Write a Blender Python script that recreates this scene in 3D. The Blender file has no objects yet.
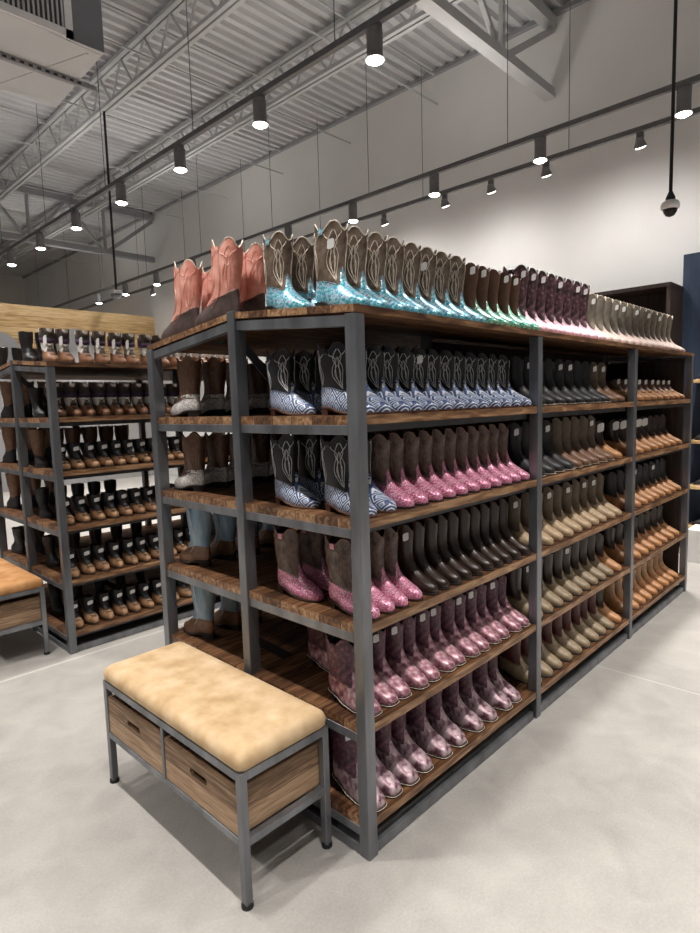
import bpy, math, random
import numpy as np
from mathutils import Vector, Matrix
random.seed(7)
C = bpy.context.scene.collection
PI = math.pi

# ------------------------------------------------------------------ materials
MATS = {}
def new_mat(name):
    m = bpy.data.materials.new(name); m.use_nodes = True
    nt = m.node_tree; b = nt.nodes['Principled BSDF']
    return m, nt, b
def col(c): return (c[0], c[1], c[2], 1)
def set_bsdf(b, rough=.6, metal=0., spec=.5):
    b.inputs['Roughness'].default_value = rough; b.inputs['Metallic'].default_value = metal
    b.inputs['Specular IOR Level'].default_value = spec
def plain(name, c, rough=.6, metal=0., var=.18, scale=30, bump=0., stretch=(1, 1, 1), spec=.5):
    """base colour broken up by a little noise"""
    m, nt, b = new_mat(name); set_bsdf(b, rough, metal, spec)
    tc = nt.nodes.new('ShaderNodeTexCoord'); mp = nt.nodes.new('ShaderNodeMapping'); mp.inputs['Scale'].default_value = stretch
    nz = nt.nodes.new('ShaderNodeTexNoise'); nz.inputs['Scale'].default_value = scale; nz.inputs['Detail'].default_value = 4
    rp = nt.nodes.new('ShaderNodeValToRGB')
    rp.color_ramp.elements[0].position = .3; rp.color_ramp.elements[1].position = .7
    rp.color_ramp.elements[0].color = col([x*(1-var) for x in c]); rp.color_ramp.elements[1].color = col([min(1, x*(1+var)) for x in c])
    nt.links.new(tc.outputs['Object'], mp.inputs['Vector']); nt.links.new(mp.outputs[0], nz.inputs['Vector'])
    nt.links.new(nz.outputs['Fac'], rp.inputs['Fac']); nt.links.new(rp.outputs[0], b.inputs['Base Color'])
    if bump:
        bp = nt.nodes.new('ShaderNodeBump'); bp.inputs['Strength'].default_value = bump; bp.inputs['Distance'].default_value = .004
        nt.links.new(nz.outputs['Fac'], bp.inputs['Height']); nt.links.new(bp.outputs[0], b.inputs['Normal'])
    MATS[name] = m; return m
def ramp_mat(name, stops, scale, kind='noise', rough=.5, metal=0., stretch=(1, 1, 1), detail=3, interp='LINEAR', bump=0.):
    m, nt, b = new_mat(name); set_bsdf(b, rough, metal)
    tc = nt.nodes.new('ShaderNodeTexCoord'); mp = nt.nodes.new('ShaderNodeMapping'); mp.inputs['Scale'].default_value = stretch
    nt.links.new(tc.outputs['Object'], mp.inputs['Vector'])
    if kind == 'cells':
        t = nt.nodes.new('ShaderNodeTexVoronoi'); t.inputs['Scale'].default_value = scale
        sp = nt.nodes.new('ShaderNodeSeparateColor'); nt.links.new(t.outputs['Color'], sp.inputs[0]); out = sp.outputs[0]
    else:
        t = nt.nodes.new('ShaderNodeTexNoise'); t.inputs['Scale'].default_value = scale; t.inputs['Detail'].default_value = detail; out = t.outputs['Fac']
    nt.links.new(mp.outputs[0], t.inputs['Vector'])
    rp = nt.nodes.new('ShaderNodeValToRGB'); rp.color_ramp.interpolation = interp
    e = rp.color_ramp.elements
    e[0].position, e[0].color = stops[0][0], col(stops[0][1]); e[1].position, e[1].color = stops[-1][0], col(stops[-1][1])
    for p, c in stops[1:-1]:
        k = e.new(p); k.color = col(c)
    nt.links.new(out, rp.inputs['Fac']); nt.links.new(rp.outputs[0], b.inputs['Base Color'])
    if bump:
        bp = nt.nodes.new('ShaderNodeBump'); bp.inputs['Strength'].default_value = bump; bp.inputs['Distance'].default_value = .003
        nt.links.new(out, bp.inputs['Height']); nt.links.new(bp.outputs[0], b.inputs['Normal'])
    MATS[name] = m; return m
def emit(name, c, s):
    m, nt, b = new_mat(name); b.inputs['Base Color'].default_value = col(c)
    b.inputs['Emission Color'].default_value = col(c); b.inputs['Emission Strength'].default_value = s
    MATS[name] = m; return m
def math_node(nt, op, a, b=None):
    n = nt.nodes.new('ShaderNodeMath'); n.operation = op
    for i, v in enumerate((a, b)):
        if v is None: continue
        if isinstance(v, (int, float)): n.inputs[i].default_value = v
        else: nt.links.new(v, n.inputs[i])
    return n.outputs[0]

def wood_mat(name, dark, mid, light, stretch, plank_axis=None, plank_w=.1, rough=.5):
    m, nt, b = new_mat(name); set_bsdf(b, rough)
    tc = nt.nodes.new('ShaderNodeTexCoord'); mp = nt.nodes.new('ShaderNodeMapping'); mp.inputs['Scale'].default_value = stretch
    nt.links.new(tc.outputs['Object'], mp.inputs['Vector'])
    nz = nt.nodes.new('ShaderNodeTexNoise'); nz.inputs['Scale'].default_value = 6; nz.inputs['Detail'].default_value = 7; nz.inputs['Distortion'].default_value = .7
    nt.links.new(mp.outputs[0], nz.inputs['Vector'])
    fac = nz.outputs['Fac']
    sx = nt.nodes.new('ShaderNodeSeparateXYZ'); nt.links.new(tc.outputs['Object'], sx.inputs[0])
    if plank_axis is not None:
        q = math_node(nt, 'MULTIPLY', sx.outputs[plank_axis], 1/plank_w)
        fl = math_node(nt, 'FLOOR', q); wn = nt.nodes.new('ShaderNodeTexWhiteNoise'); wn.noise_dimensions = '1D'; nt.links.new(fl, wn.inputs['W'])
        fac = math_node(nt, 'ADD', fac, math_node(nt, 'MULTIPLY', math_node(nt, 'SUBTRACT', wn.outputs['Value'], .5), .28))
        seam = math_node(nt, 'LESS_THAN', math_node(nt, 'FRACT', q), .035)
        fac = math_node(nt, 'SUBTRACT', fac, math_node(nt, 'MULTIPLY', seam, .3))
    rp = nt.nodes.new('ShaderNodeValToRGB'); e = rp.color_ramp.elements
    e[0].position, e[0].color = .28, col(dark); e[1].position, e[1].color = .74, col(light)
    k = e.new(.5); k.color = col(mid)
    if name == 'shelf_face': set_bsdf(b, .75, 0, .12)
    nt.links.new(fac, rp.inputs['Fac']); nt.links.new(rp.outputs[0], b.inputs['Base Color'])
    bp = nt.nodes.new('ShaderNodeBump'); bp.inputs['Strength'].default_value = .15; bp.inputs['Distance'].default_value = .003
    nt.links.new(fac, bp.inputs['Height']); nt.links.new(bp.outputs[0], b.inputs['Normal'])
    MATS[name] = m; return m

plain('steel', (.20, .208, .225), .38, .65, .4, 9, stretch=(1, 1, .25))
plain('steel_dark', (.07, .072, .078), .5, .5, .2, 9)
plain('black_metal', (.012, .012, .013), .5, .2)
wood_mat('shelf_wood', (.05, .021, .010), (.20, .098, .045), (.46, .28, .15), (1.2, 9, 9), 1, .105)
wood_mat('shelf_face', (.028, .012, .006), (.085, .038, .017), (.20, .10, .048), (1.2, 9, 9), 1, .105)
wood_mat('drawer_wood', (.14, .08, .042), (.34, .21, .12), (.50, .34, .21), (1.3, 1.1, 20), 2, .075, .6)
wood_mat('pine', (.30, .17, .06), (.55, .36, .16), (.72, .52, .28), (.5, 3, 6), 2, .23, .55)
wood_mat('dark_wood', (.012, .007, .005), (.03, .018, .013), (.055, .034, .026), (6, 6, .6), None, .1, .55)
ramp_mat('suede', [(.3, (.50, .325, .17)), (.5, (.63, .445, .255)), (.72, (.76, .57, .37))], 11, detail=7, rough=.85, bump=.12)
ramp_mat('suede_brown', [(.3, (.36, .15, .045)), (.5, (.50, .24, .085)), (.72, (.62, .34, .15))], 11, detail=7, rough=.8, bump=.12)
plain('wall_paint', (.76, .755, .75), .85, var=.03, scale=1.2)
plain('deck_metal', (.52, .525, .54), .5, 0, var=.06, scale=2)
plain('painted_steel', (.46, .465, .475), .55, var=.05, scale=4)
plain('truss_grey', (.30, .305, .32), .55, var=.06, scale=4)
plain('duct_white', (.56, .57, .58), .5, var=.04, scale=3)
plain('duct_side', (.17, .18, .20), .5, .3, var=.06, scale=3)
plain('grille_dark', (.05, .05, .055), .6)
plain('track_grey', (.13, .13, .135), .5, .2, var=.1)
plain('lamp_grey', (.17, .17, .175), .5, .2, var=.1)
plain('cable', (.10, .10, .105), .6)
emit('lamp_glow', (1, .93, .82), 26)
emit('lamp_glow_small', (1, .93, .84), 9)
plain('white_plastic', (.75, .75, .76), .4, var=.03)
plain('tag_white', (.82, .81, .79), .6, var=.05, scale=80)
plain('grey_panel', (.30, .30, .31), .8, var=.05, scale=3)
plain('carton_white', (.70, .69, .67), .7, var=.04, scale=5)
plain('white_panel', (.36, .355, .35), .7, var=.05, scale=3)
ramp_mat('blue_panel', [(.3, (.014, .026, .055)), (.55, (.026, .045, .088)), (.75, (.05, .075, .125))], 3.5, detail=6, rough=.7, stretch=(1, 2.5, .7))

def floor_mat():
    m, nt, b = new_mat('concrete'); set_bsdf(b, .38, 0, .4)
    tc = nt.nodes.new('ShaderNodeTexCoord')
    def nz(scale, detail, dist=0):
        t = nt.nodes.new('ShaderNodeTexNoise'); t.inputs['Scale'].default_value = scale; t.inputs['Detail'].default_value = detail
        t.inputs['Distortion'].default_value = dist; nt.links.new(tc.outputs['Object'], t.inputs['Vector']); return t.outputs['Fac']
    f = math_node(nt, 'ADD', math_node(nt, 'MULTIPLY', nz(1.1, 6, .4), .40), math_node(nt, 'MULTIPLY', nz(7, 9, .6), .38))
    f = math_node(nt, 'ADD', f, math_node(nt, 'MULTIPLY', nz(110, 4), .30))
    rp = nt.nodes.new('ShaderNodeValToRGB'); e = rp.color_ramp.elements
    e[0].position, e[0].color = .25, (.21, .20, .185, 1); e[1].position, e[1].color = .75, (.43, .41, .38, 1)
    k = e.new(.5); k.color = (.325, .31, .29, 1)
    nt.links.new(f, rp.inputs['Fac'])
    sx = nt.nodes.new('ShaderNodeSeparateXYZ'); nt.links.new(tc.outputs['Object'], sx.inputs[0])
    def line(axis, v, w): return math_node(nt, 'LESS_THAN', math_node(nt, 'ABSOLUTE', math_node(nt, 'SUBTRACT', sx.outputs[axis], v)), w)
    j = math_node(nt, 'MAXIMUM', line(1, 2.47, .007), line(0, 1.95, .004))
    j = math_node(nt, 'MAXIMUM', j, line(1, -2.2, .005))
    mx = nt.nodes.new('ShaderNodeMix'); mx.data_type = 'RGBA'
    nt.links.new(j, mx.inputs[0]); nt.links.new(rp.outputs[0], mx.inputs[6]); mx.inputs[7].default_value = (.50, .48, .45, 1)
    nt.links.new(mx.outputs[2], b.inputs['Base Color'])
    rr = math_node(nt, 'ADD', math_node(nt, 'MULTIPLY', f, .35), .22); nt.links.new(rr, b.inputs['Roughness'])
    MATS['concrete'] = m
floor_mat()

def diamond_mat():
    """blue and white nested diamonds"""
    m, nt, b = new_mat('diamond_print'); set_bsdf(b, .4)
    tc = nt.nodes.new('ShaderNodeTexCoord'); sx = nt.nodes.new('ShaderNodeSeparateXYZ'); nt.links.new(tc.outputs['Object'], sx.inputs[0])
    p = 1/.05
    y = math_node(nt, 'ADD', sx.outputs[1], math_node(nt, 'MULTIPLY', sx.outputs[0], .5)); z = math_node(nt, 'MULTIPLY', sx.outputs[2], .9)
    u = math_node(nt, 'FRACT', math_node(nt, 'MULTIPLY', math_node(nt, 'ADD', y, z), p))
    v = math_node(nt, 'FRACT', math_node(nt, 'MULTIPLY', math_node(nt, 'SUBTRACT', y, z), p))
    d = math_node(nt, 'MAXIMUM', math_node(nt, 'ABSOLUTE', math_node(nt, 'SUBTRACT', u, .5)), math_node(nt, 'ABSOLUTE', math_node(nt, 'SUBTRACT', v, .5)))
    rp = nt.nodes.new('ShaderNodeValToRGB'); rp.color_ramp.interpolation = 'CONSTANT'; e = rp.color_ramp.elements
    e[0].position, e[0].color = 0, (.30, .42, .62, 1); e[1].position, e[1].color = .13, (.72, .76, .82, 1)
    for q, c in ((.20, (.045, .085, .22)), (.33, (.78, .81, .86)), (.42, (.06, .11, .27))):
        k = e.new(q); k.color = col(c)
    nt.links.new(d, rp.inputs['Fac']); nt.links.new(rp.outputs[0], b.inputs['Base Color']); MATS['diamond_print'] = m
diamond_mat()
ramp_mat('teal_glitter', [(0, (.05, .30, .42)), (.35, (.10, .52, .66)), (.6, (.32, .72, .84)), (.85, (.75, .88, .95)), (1, (.35, .25, .6))], 150, 'cells', .3, .35)
ramp_mat('pink_glitter', [(0, (.42, .06, .17)), (.4, (.75, .22, .38)), (.75, (.86, .42, .55)), (1, (.98, .80, .85))], 300, 'cells', .3, .3)
ramp_mat('green_glitter', [(0, (.02, .16, .15)), (.4, (.05, .35, .30)), (.7, (.35, .62, .42)), (1, (.70, .80, .62))], 240, 'cells', .3, .3)
ramp_mat('pale_pink', [(.3, (.45, .21, .28)), (.5, (.62, .38, .44)), (.7, (.76, .58, .61))], 70, rough=.42, metal=.15)
ramp_mat('plum_floral', [(.34, (.03, .018, .018)), (.5, (.075, .038, .042)), (.6, (.18, .08, .11)), (.72, (.42, .24, .30))], 55, detail=4, rough=.45)
ramp_mat('plum_shaft', [(.3, (.045, .018, .028)), (.5, (.10, .04, .06)), (.7, (.24, .10, .15))], 60, detail=4, rough=.5)
ramp_mat('rose_metallic', [(.28, (.09, .035, .045)), (.42, (.32, .13, .175)), (.54, (.55, .31, .35)), (.70, (.80, .64, .65))], 45, detail=4, rough=.36, metal=.3)
ramp_mat('mauve_metallic', [(.30, (.05, .025, .032)), (.42, (.23, .115, .15)), (.5, (.43, .30, .33)), (.70, (.62, .52, .53))], 38, detail=5, rough=.38, metal=.3)
ramp_mat('camo', [(0, (.04, .03, .026)), (.43, (.12, .08, .055)), (.49, (.72, .69, .64)), (.6, (.05, .035, .06))], 9, detail=1, rough=.7, interp='CONSTANT')
ramp_mat('snake_white', [(0, (.36, .33, .31)), (.4, (.62, .59, .57)), (.8, (.80, .78, .76))], 190, 'cells', .45)
ramp_mat('salmon', [(.3, (.58, .21, .16)), (.5, (.74, .33, .26)), (.72, (.88, .52, .44))], 16, detail=5, rough=.5)
ramp_mat('denim_blue', [(.3, (.14, .23, .34)), (.5, (.26, .38, .50)), (.72, (.44, .57, .67))], 24, detail=6, rough=.7, stretch=(1, 1, .25))
ramp_mat('taupe', [(.3, (.06, .04, .035)), (.5, (.125, .09, .08)), (.72, (.22, .17, .155))], 40, detail=5, rough=.55)
ramp_mat('bronze', [(.3, (.075, .05, .036)), (.5, (.16, .115, .085)), (.72, (.30, .23, .18))], 30, detail=5, rough=.42, metal=.15)
for n, c, r in [('black_leather', (.013, .013, .015), .42), ('soft_black', (.022, .022, .024), .5), ('dark_brown', (.032, .018, .013), .3), ('brown', (.11, .052, .03), .42), ('mid_brown', (.19, .098, .055), .45),
                ('sole_brown', (.10, .045, .028), .55), ('sole_dark', (.016, .014, .013), .6), ('dark_foot', (.075, .05, .045), .5), ('tan', (.42, .24, .12), .45), ('pale_tan', (.46, .33, .20), .45), ('olive_tan', (.30, .225, .14), .45), ('olive_brown', (.11, .08, .05), .5),
                ('orange_tan', (.52, .25, .105), .42), ('oxblood', (.085, .018, .016), .42), ('cream', (.72, .64, .53), .6), ('silver', (.55, .55, .56), .5), ('pink_strap', (.72, .33, .40), .6),
                ('charcoal', (.032, .030, .031), .45), ('navy', (.018, .024, .042), .5), ('grey_olive', (.185, .16, .125), .5), ('sand_pink', (.50, .38, .34), .5), ('work_tan', (.40, .225, .115), .6), ('work_brown', (.24, .115, .06), .5),
                ('purple_band', (.055, .025, .07), .6), ('red_cloth', (.45, .03, .07), .7), ('welt_cream', (.60, .52, .42), .6), ('stone_blue', (.28, .40, .55), .5), ('dark_gum', (.06, .035, .02), .6)]:
    plain(n, c, r, 0, .22, 45)

# ------------------------------------------------------------------ mesh helpers
class MB:
    def __init__(s): s.v = []; s.f = []; s.mi = []
    def add(s, vs, fs, mi=0):
        o = len(s.v); s.v += [tuple(p) for p in vs]; s.f += [tuple(i+o for i in f) for f in fs]; s.mi += [mi]*len(fs); return s
    def box(s, x0, x1, y0, y1, z0, z1, mi=0):
        return s.add([(x0, y0, z0), (x1, y0, z0), (x1, y1, z0), (x0, y1, z0), (x0, y0, z1), (x1, y0, z1), (x1, y1, z1), (x0, y1, z1)],
                     [(3, 2, 1, 0), (4, 5, 6, 7), (0, 1, 5, 4), (1, 2, 6, 5), (2, 3, 7, 6), (3, 0, 4, 7)], mi)
    def hexa(s, p, mi=0):
        return s.add(p, [(3, 2, 1, 0), (4, 5, 6, 7), (0, 1, 5, 4), (1, 2, 6, 5), (2, 3, 7, 6), (3, 0, 4, 7)], mi)
    def bar(s, a, b, w, h=None, mi=0):
        """a straight bar of rectangular section from a to b"""
        h = h or w; a, b = Vector(a), Vector(b); d = (b-a).normalized()
        up = Vector((0, 0, 1)) if abs(d.z) < .95 else Vector((1, 0, 0))
        r = d.cross(up).normalized(); u = r.cross(d)
        P = [e + r*(sx*w/2) + u*(sy*h/2) for e in (a, b) for sx, sy in ((-1, -1), (1, -1), (1, 1), (-1, 1))]
        return s.add(P, [(0, 1, 2, 3), (7, 6, 5, 4), (0, 4, 5, 1), (1, 5, 6, 2), (2, 6, 7, 3), (3, 7, 4, 0)], mi)
    def tube(s, pts, r, n=6, closed=False, mi=0):
        pts = [Vector(p) for p in pts]; k = len(pts); V = []
        for i, p in enumerate(pts):
            d = (pts[(i+1) % k]-pts[i-1]) if closed else (pts[min(i+1, k-1)]-pts[max(i-1, 0)])
            d.normalize(); up = Vector((0, 0, 1)) if abs(d.z) < .9 else Vector((1, 0, 0))
            a = d.cross(up).normalized(); b = d.cross(a)
            rr = r[i] if isinstance(r, (list, tuple)) else r
            V += [p + a*(rr*math.cos(2*PI*j/n)) + b*(rr*math.sin(2*PI*j/n)) for j in range(n)]
        F = [(i*n+j, ((i+1) % k)*n+j, ((i+1) % k)*n+(j+1) % n, i*n+(j+1) % n) for i in range(k if closed else k-1) for j in range(n)]
        if not closed: F += [tuple(range(n)), tuple(reversed(range((k-1)*n, k*n)))]
        return s.add(V, F, mi)
    def lathe(s, prof, c=(0, 0, 0), n=20, M=None, mi=0):
        V = []; c = Vector(c)
        for r, z in prof:
            for j in range(n):
                q = Vector((r*math.cos(2*PI*j/n), r*math.sin(2*PI*j/n), z))
                V.append((M @ q if M else q) + c)
        k = len(prof)
        F = [(i*n+j, i*n+(j+1) % n, (i+1)*n+(j+1) % n, (i+1)*n+j) for i in range(k-1) for j in range(n)]
        F += [tuple(reversed(range(n))), tuple(range((k-1)*n, k*n))]
        return s.add(V, F, mi)
    def grid(s, rows, closed=True, mi=0):
        n = len(rows[0]); V = [p for r in rows for p in r]
        F = [(i*n+j, i*n+(j+1) % n, (i+1)*n+(j+1) % n, (i+1)*n+j) for i in range(len(rows)-1) for j in range(n if closed else n-1)]
        return s.add(V, F, mi)
    def mesh(s, name, mats, smooth=False):
        me = bpy.data.meshes.new(name); me.from_pydata(s.v, [], s.f)
        for m in (mats if isinstance(mats, (list, tuple)) else [mats]): me.materials.append(MATS[m])
        me.polygons.foreach_set('material_index', s.mi)
        if smooth: me.polygons.foreach_set('use_smooth', [True]*len(s.f))
        me.validate(); me.update()
        import bmesh
        bm = bmesh.new(); bm.from_mesh(me); bmesh.ops.recalc_face_normals(bm, faces=bm.faces); bm.to_mesh(me); bm.free()
        return me
    def build(s, name, mats, parent=None, smooth=False, bevel=0, label=None):
        o = bpy.data.objects.new(name, s.mesh(name, mats, smooth)); C.objects.link(o)
        if parent: o.parent = parent
        if bevel:
            b = o.modifiers.new('bevel', 'BEVEL'); b.width = bevel; b.segments = 2; b.limit_method = 'ANGLE'
        if label: o['label'] = label
        return o
def tag(o, label, cat, group=None, kind=None):
    o['label'] = label; o['category'] = cat
    if group: o['group'] = group
    if kind: o['kind'] = kind
    return o
def thing(name, label, cat, loc=(0, 0, 0), rz=0, group=None):
    o = bpy.data.objects.new(name, None); C.objects.link(o); o.empty_display_size = .05
    o.location = loc; o.rotation_euler = (0, 0, rz); return tag(o, label, cat, group)
def struct(name, mb, mat, smooth=False):
    o = mb.build(name, mat, None, smooth); o['kind'] = 'structure'; return o
def link_copy(o, parent=None):
    c = o.copy(); C.objects.link(c); c.parent = parent
    for ch in o.children: link_copy(ch, c)
    return c

# ------------------------------------------------------------------ camera (solved from the photograph's straight lines)
cx, cy, cz, yaw, pitch, roll, F = -1.33494, -1.25432, 1.52917, .769168, -.105785, -.028922, 591.647
f = Vector((math.cos(yaw)*math.cos(pitch), math.sin(yaw)*math.cos(pitch), math.sin(pitch)))
r = Vector((math.sin(yaw), -math.cos(yaw), 0)); u = r.cross(f)
r2 = r*math.cos(roll)+u*math.sin(roll); u2 = -r*math.sin(roll)+u*math.cos(roll)
cd = bpy.data.cameras.new('camera'); cam = bpy.data.objects.new('camera', cd); C.objects.link(cam)
M = Matrix((r2, u2, -f)).transposed().to_4x4(); M.translation = (cx, cy, cz); cam.matrix_world = M
cd.sensor_fit = 'HORIZONTAL'; cd.sensor_width = 36; cd.lens = F/700*36; cd.clip_start = .05; cd.clip_end = 100
bpy.context.scene.camera = cam

# ------------------------------------------------------------------ the room
XW, YF, ZD = 5.65, 20.0, 5.92
struct('floor', MB().box(-8, XW+.2, -7, YF+.2, -.1, 0), 'concrete')
wr = MB().box(XW, XW+.2, -7, YF, 0, ZD+.1)
struct('wall_right', wr, 'wall_paint')
struct('wall_far', MB().box(-8, XW+.2, YF, YF+.2, 0, ZD+.1), 'wall_paint')
# corrugated roof deck
rows = []; per = .16; prof = ((0, 0), (.055, 0), (.075, .05), (.14, .05))
ys = [(k*per+a, z) for k in range(int(-7/per), int(YF/per)+1) for a, z in prof]
V = []
for x in (-8, XW+.1): V += [(x, y, ZD+z) for y, z in ys]
n = len(ys); dm = MB().add(V, [(i, i+1, n+i+1, n+i) for i in range(n-1)])
dm.box(-8, XW+.1, -7, YF, ZD+.06, ZD+.08)
struct('ceiling', dm, 'deck_metal')
struct('trim_1', MB().box(XW-.06, XW, -7, YF, ZD-.05, ZD+.0), 'truss_grey')

def joist(x, name='roof_joist'):
    m = MB()
    for dx in (-.035, .035):
        m.bar((x+dx, -7, 5.85), (x+dx, YF, 5.85), .05, .045); m.bar((x+dx, -7, 5.42), (x+dx, YF, 5.42), .045, .045)
    k = 0; y = -6.8
    while y < YF-.6:
        m.bar((x, y, 5.43), (x, y+.3, 5.84), .02); m.bar((x, y+.3, 5.84), (x, y+.6, 5.43), .02); y += .6
    o = m.build(name, 'painted_steel'); o['kind'] = 'structure'
    return o
for x in (-3.5, -2.05, -.6, .9, 2.4, 3.92): joist(x)
m = MB()
for y in (-1.2, .4, 3.6, 5.2, 6.8, 8.4, 10.0, 13.2, 15, 17): m.bar((-6, y, 5.45), (XW-.1, y, 5.45), .018); m.bar((-6, y+.05, 5.84), (XW-.1, y+.05, 5.84), .022)
o = m.build('roof_bridging', 'painted_steel'); o['kind'] = 'structure'
def girder(y, z, mat):
    m = MB(); m.bar((-7, y, z), (5.6, y, z), .13, .055); m.bar((-7, y-.04, z+.055), (5.6, y-.04, z+.055), .025, .06)
    m.bar((-7, y, 5.80), (5.62, y, 5.80), .12, .12)
    x = 5.62
    m.bar((5.6, y, 5.72), (4.55, y, z+.05), .07)
    x = 4.5
    while x > -6.5:
        m.bar((x, y, z+.05), (x, y, 5.76), .05); m.bar((x-.06, y, z+.05), (x-.75, y, 5.76), .05); m.bar((x-1.45, y, z+.05), (x-.78, y, 5.76), .05); x -= 1.5
    o = m.build('roof_girder', mat); o['kind'] = 'structure'; return o
girder(2.05, 5.0, 'painted_steel'); girder(11.45, 4.86, 'truss_grey')

# pine partition at the back and what hangs on it
wp = MB().box(-2.2, XW-.002, 11.7, 11.86, 2.35, 3.66)
struct('wall_back', wp, 'pine')
struct('trim_2', MB().box(-2.2, XW-.002, 11.72, 11.9, 0, 2.35), 'white_panel')
for i, (x, z, w) in enumerate([(2.35, 3.1, .42), (3.80, 3.25, .46), (.9, 3.1, .42)]):
    m = MB(); n = 24
    pts = [(x+w*math.cos(PI*k/n), z-.55+.55*math.sin(PI*k/n)) for k in range(n+1)] + [(x-w, 0), (x+w, 0)]
    k = len(pts); m.add([(a, 11.60, b) for a, b in pts]+[(a, 11.64, b) for a, b in pts],
                        [tuple(range(k)), tuple(reversed(range(k, 2*k)))]+[(j, k+j, k+(j+1) % k, (j+1) % k) for j in range(k)])
    tag(m.build('header_panel', 'grey_panel'), ['grey arched header panel before the pine wall, nearest the black boots', 'grey arched header panel before the pine wall, behind the banded work boots',
        'grey arched header panel before the pine wall, farthest from the white wall'][i], 'panel')

# ------------------------------------------------------------------ boots
ZT = [0, .010, .020, .030, .038, .046, .054, .066, .080, .096, .116, .140]
FR = [.985, 1.0, .985, .93, .855, .785, .725, .645, .58, .54, .515, .505]
BK = [.03, .008, 0, 0, .002, .006, .012, .022, .034, .042, .040, .030]
WD = [.93, 1.0, 1.0, .98, .93, .87, .82, .78, .75, .74, .745, .76]
def smooth(a, b, t):
    t = max(0, min(1, (t-a)/(b-a))); return t*t*(3-2*t)
class Boot:
    def __init__(s, H=.24, L=.2, W=.072, Ws=.082, hh=.028, sole=.006, base=.085, peak=.05, heelp=.02, dip=.03, toe=2.6, lean=.0, flare=.03, hw=.6, tap=.14, N=26):
        s.__dict__.update(locals()); s.fs = L/.225
    def prof(s, z):
        zz = z/s.fs; a = np.interp(zz, ZT, FR); b = np.interp(zz, ZT, BK); w = np.interp(zz, ZT, WD)*s.W/2
        q = smooth(.10*s.fs, s.H, z)
        a += s.flare*q + s.lean*q; b += s.lean*q - s.flare*q
        w = w*(1-smooth(.06*s.fs, s.H*.8, z)) + s.Ws/2*smooth(.06*s.fs, s.H*.8, z)
        return a*s.L, b*s.L, w
    def pt(s, th, z, off=0):
        a, b, w = s.prof(z); c, sn = math.cos(th), math.sin(th)
        fz = 1-smooth(.03*s.fs, .09*s.fs, z)
        ex = (2/s.toe if c > 0 else 2/2.1)*fz + .95*(1-fz)
        d = (a+b)/2 + (a-b)/2*math.copysign(abs(c)**ex, c)
        sh = (.74+.26*smooth(.12, .60, d/s.L))*(1-s.tap*smooth(.72, 1.0, d/s.L)); sh = sh*fz + (1-fz)
        x = w*sh*math.copysign(abs(sn)**ex, sn)
        if off:
            l = math.hypot(sn/w, c/((a-b)/2)); x += off*(sn/w)/l; d += off*(c/((a-b)/2))/l
        return Vector((x, s.L/2-d, z+s.sole+s.lift(d)*(1-smooth(.03*s.fs, .13*s.fs, z))))
    def lift(s, d): return (s.hh-s.sole)*(1-smooth(.24*s.L, .58*s.L, d))
    def ths(s): return [2*PI*j/s.N for j in range(s.N)]
    def zb(s, th):
        t = (th+PI) % (2*PI)-PI
        return s.base*s.fs + s.peak*math.exp(-(t/.42)**2) + s.heelp*math.exp(-((PI-abs(t))/s.hw)**2)
    def zt(s, th): return s.H-s.sole-s.dip*abs(math.cos(2*th))**2.8*(1 if math.cos(2*th) < 0 else .8)
    def vamp(s):
        rows = []; cz = [k*s.fs for k in (0, .006, .013, .020, .027, .033, .038, .043, .048, .054, .062, .070)]
        for z in cz: rows.append([s.pt(t, z) for t in s.ths()])
        for k in (.25, .5, .75, 1): rows.append([s.pt(t, cz[-1]+(s.zb(t)-cz[-1])*k, .0008) for t in s.ths()])
        rows.append([s.pt(t, s.zb(t), -.001) for t in s.ths()])
        return MB().grid(rows)
    def shaft(s):
        rows = [[s.pt(t, s.zb(t)-.004+(s.zt(t)-s.zb(t)+.004)*k) for t in s.ths()] for k in (0, .15, .3, .45, .6, .75, .88, 1)]
        m = MB().grid(rows)
        rin = [[s.pt(t, s.zt(t), -.0005) for t in s.ths()]]+[[s.pt(t, s.zt(t)-(s.zt(t)-.09*s.fs)*k, -.0035) for t in s.ths()] for k in (0, .3, .6, .9)]
        m.grid(rin, mi=1); n = s.N; o = len(m.v)-n; m.f.append(tuple(range(o, o+n))); m.mi.append(1)
        return m
    def outline(s, off, z): 
        return [(lambda p: Vector((p.x, p.y, s.lift(s.L/2-p.y)+z)))(s.pt(t, .012*s.fs, off)) for t in s.ths()]
    def solem(s):
        m = MB(); t = max(s.sole, .006); rows = [s.outline(.001, 0), s.outline(.0035, .0015), s.outline(.0035, t), s.outline(.0, t+.001)]
        m.grid(rows); n = s.N; m.f += [tuple(range(n)), tuple(range(3*n, 4*n))]; m.mi += [0, 0]; return m
    def heelm(s):
        o = [p for p in s.outline(.002, 0)]
        # keep the back part of the outline: a D-shaped block
        back = [p for p in o if s.L/2-p.y < .30*s.L]
        back.sort(key=lambda p: math.atan2(p.x, -(p.y-s.L*.30)))
        k = len(back); top = [Vector((p.x, p.y, s.lift(s.L/2-p.y)+.001)) for p in back]; bot = [Vector((p.x*.92, p.y-.003 if p.y > s.L*.3 else p.y, 0)) for p in back]
        # order round the outline
        c = Vector((0, s.L*.36, 0)); idx = sorted(range(k), key=lambda i: math.atan2(back[i].y-c.y, back[i].x-c.x))
        top = [top[i] for i in idx]; bot = [bot[i] for i in idx]
        return MB().add(bot+top, [tuple(range(k)), tuple(range(k, 2*k))]+[(j, (j+1) % k, k+(j+1) % k, k+j) for j in range(k)])
    def piping(s, r=.0021): return MB().tube([s.pt(t, s.zt(t)) for t in s.ths()], r, 5, True)
    def weltm(s): return MB().tube(s.outline(.0035, max(s.sole, .006)), .0014, 4, True)
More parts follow.
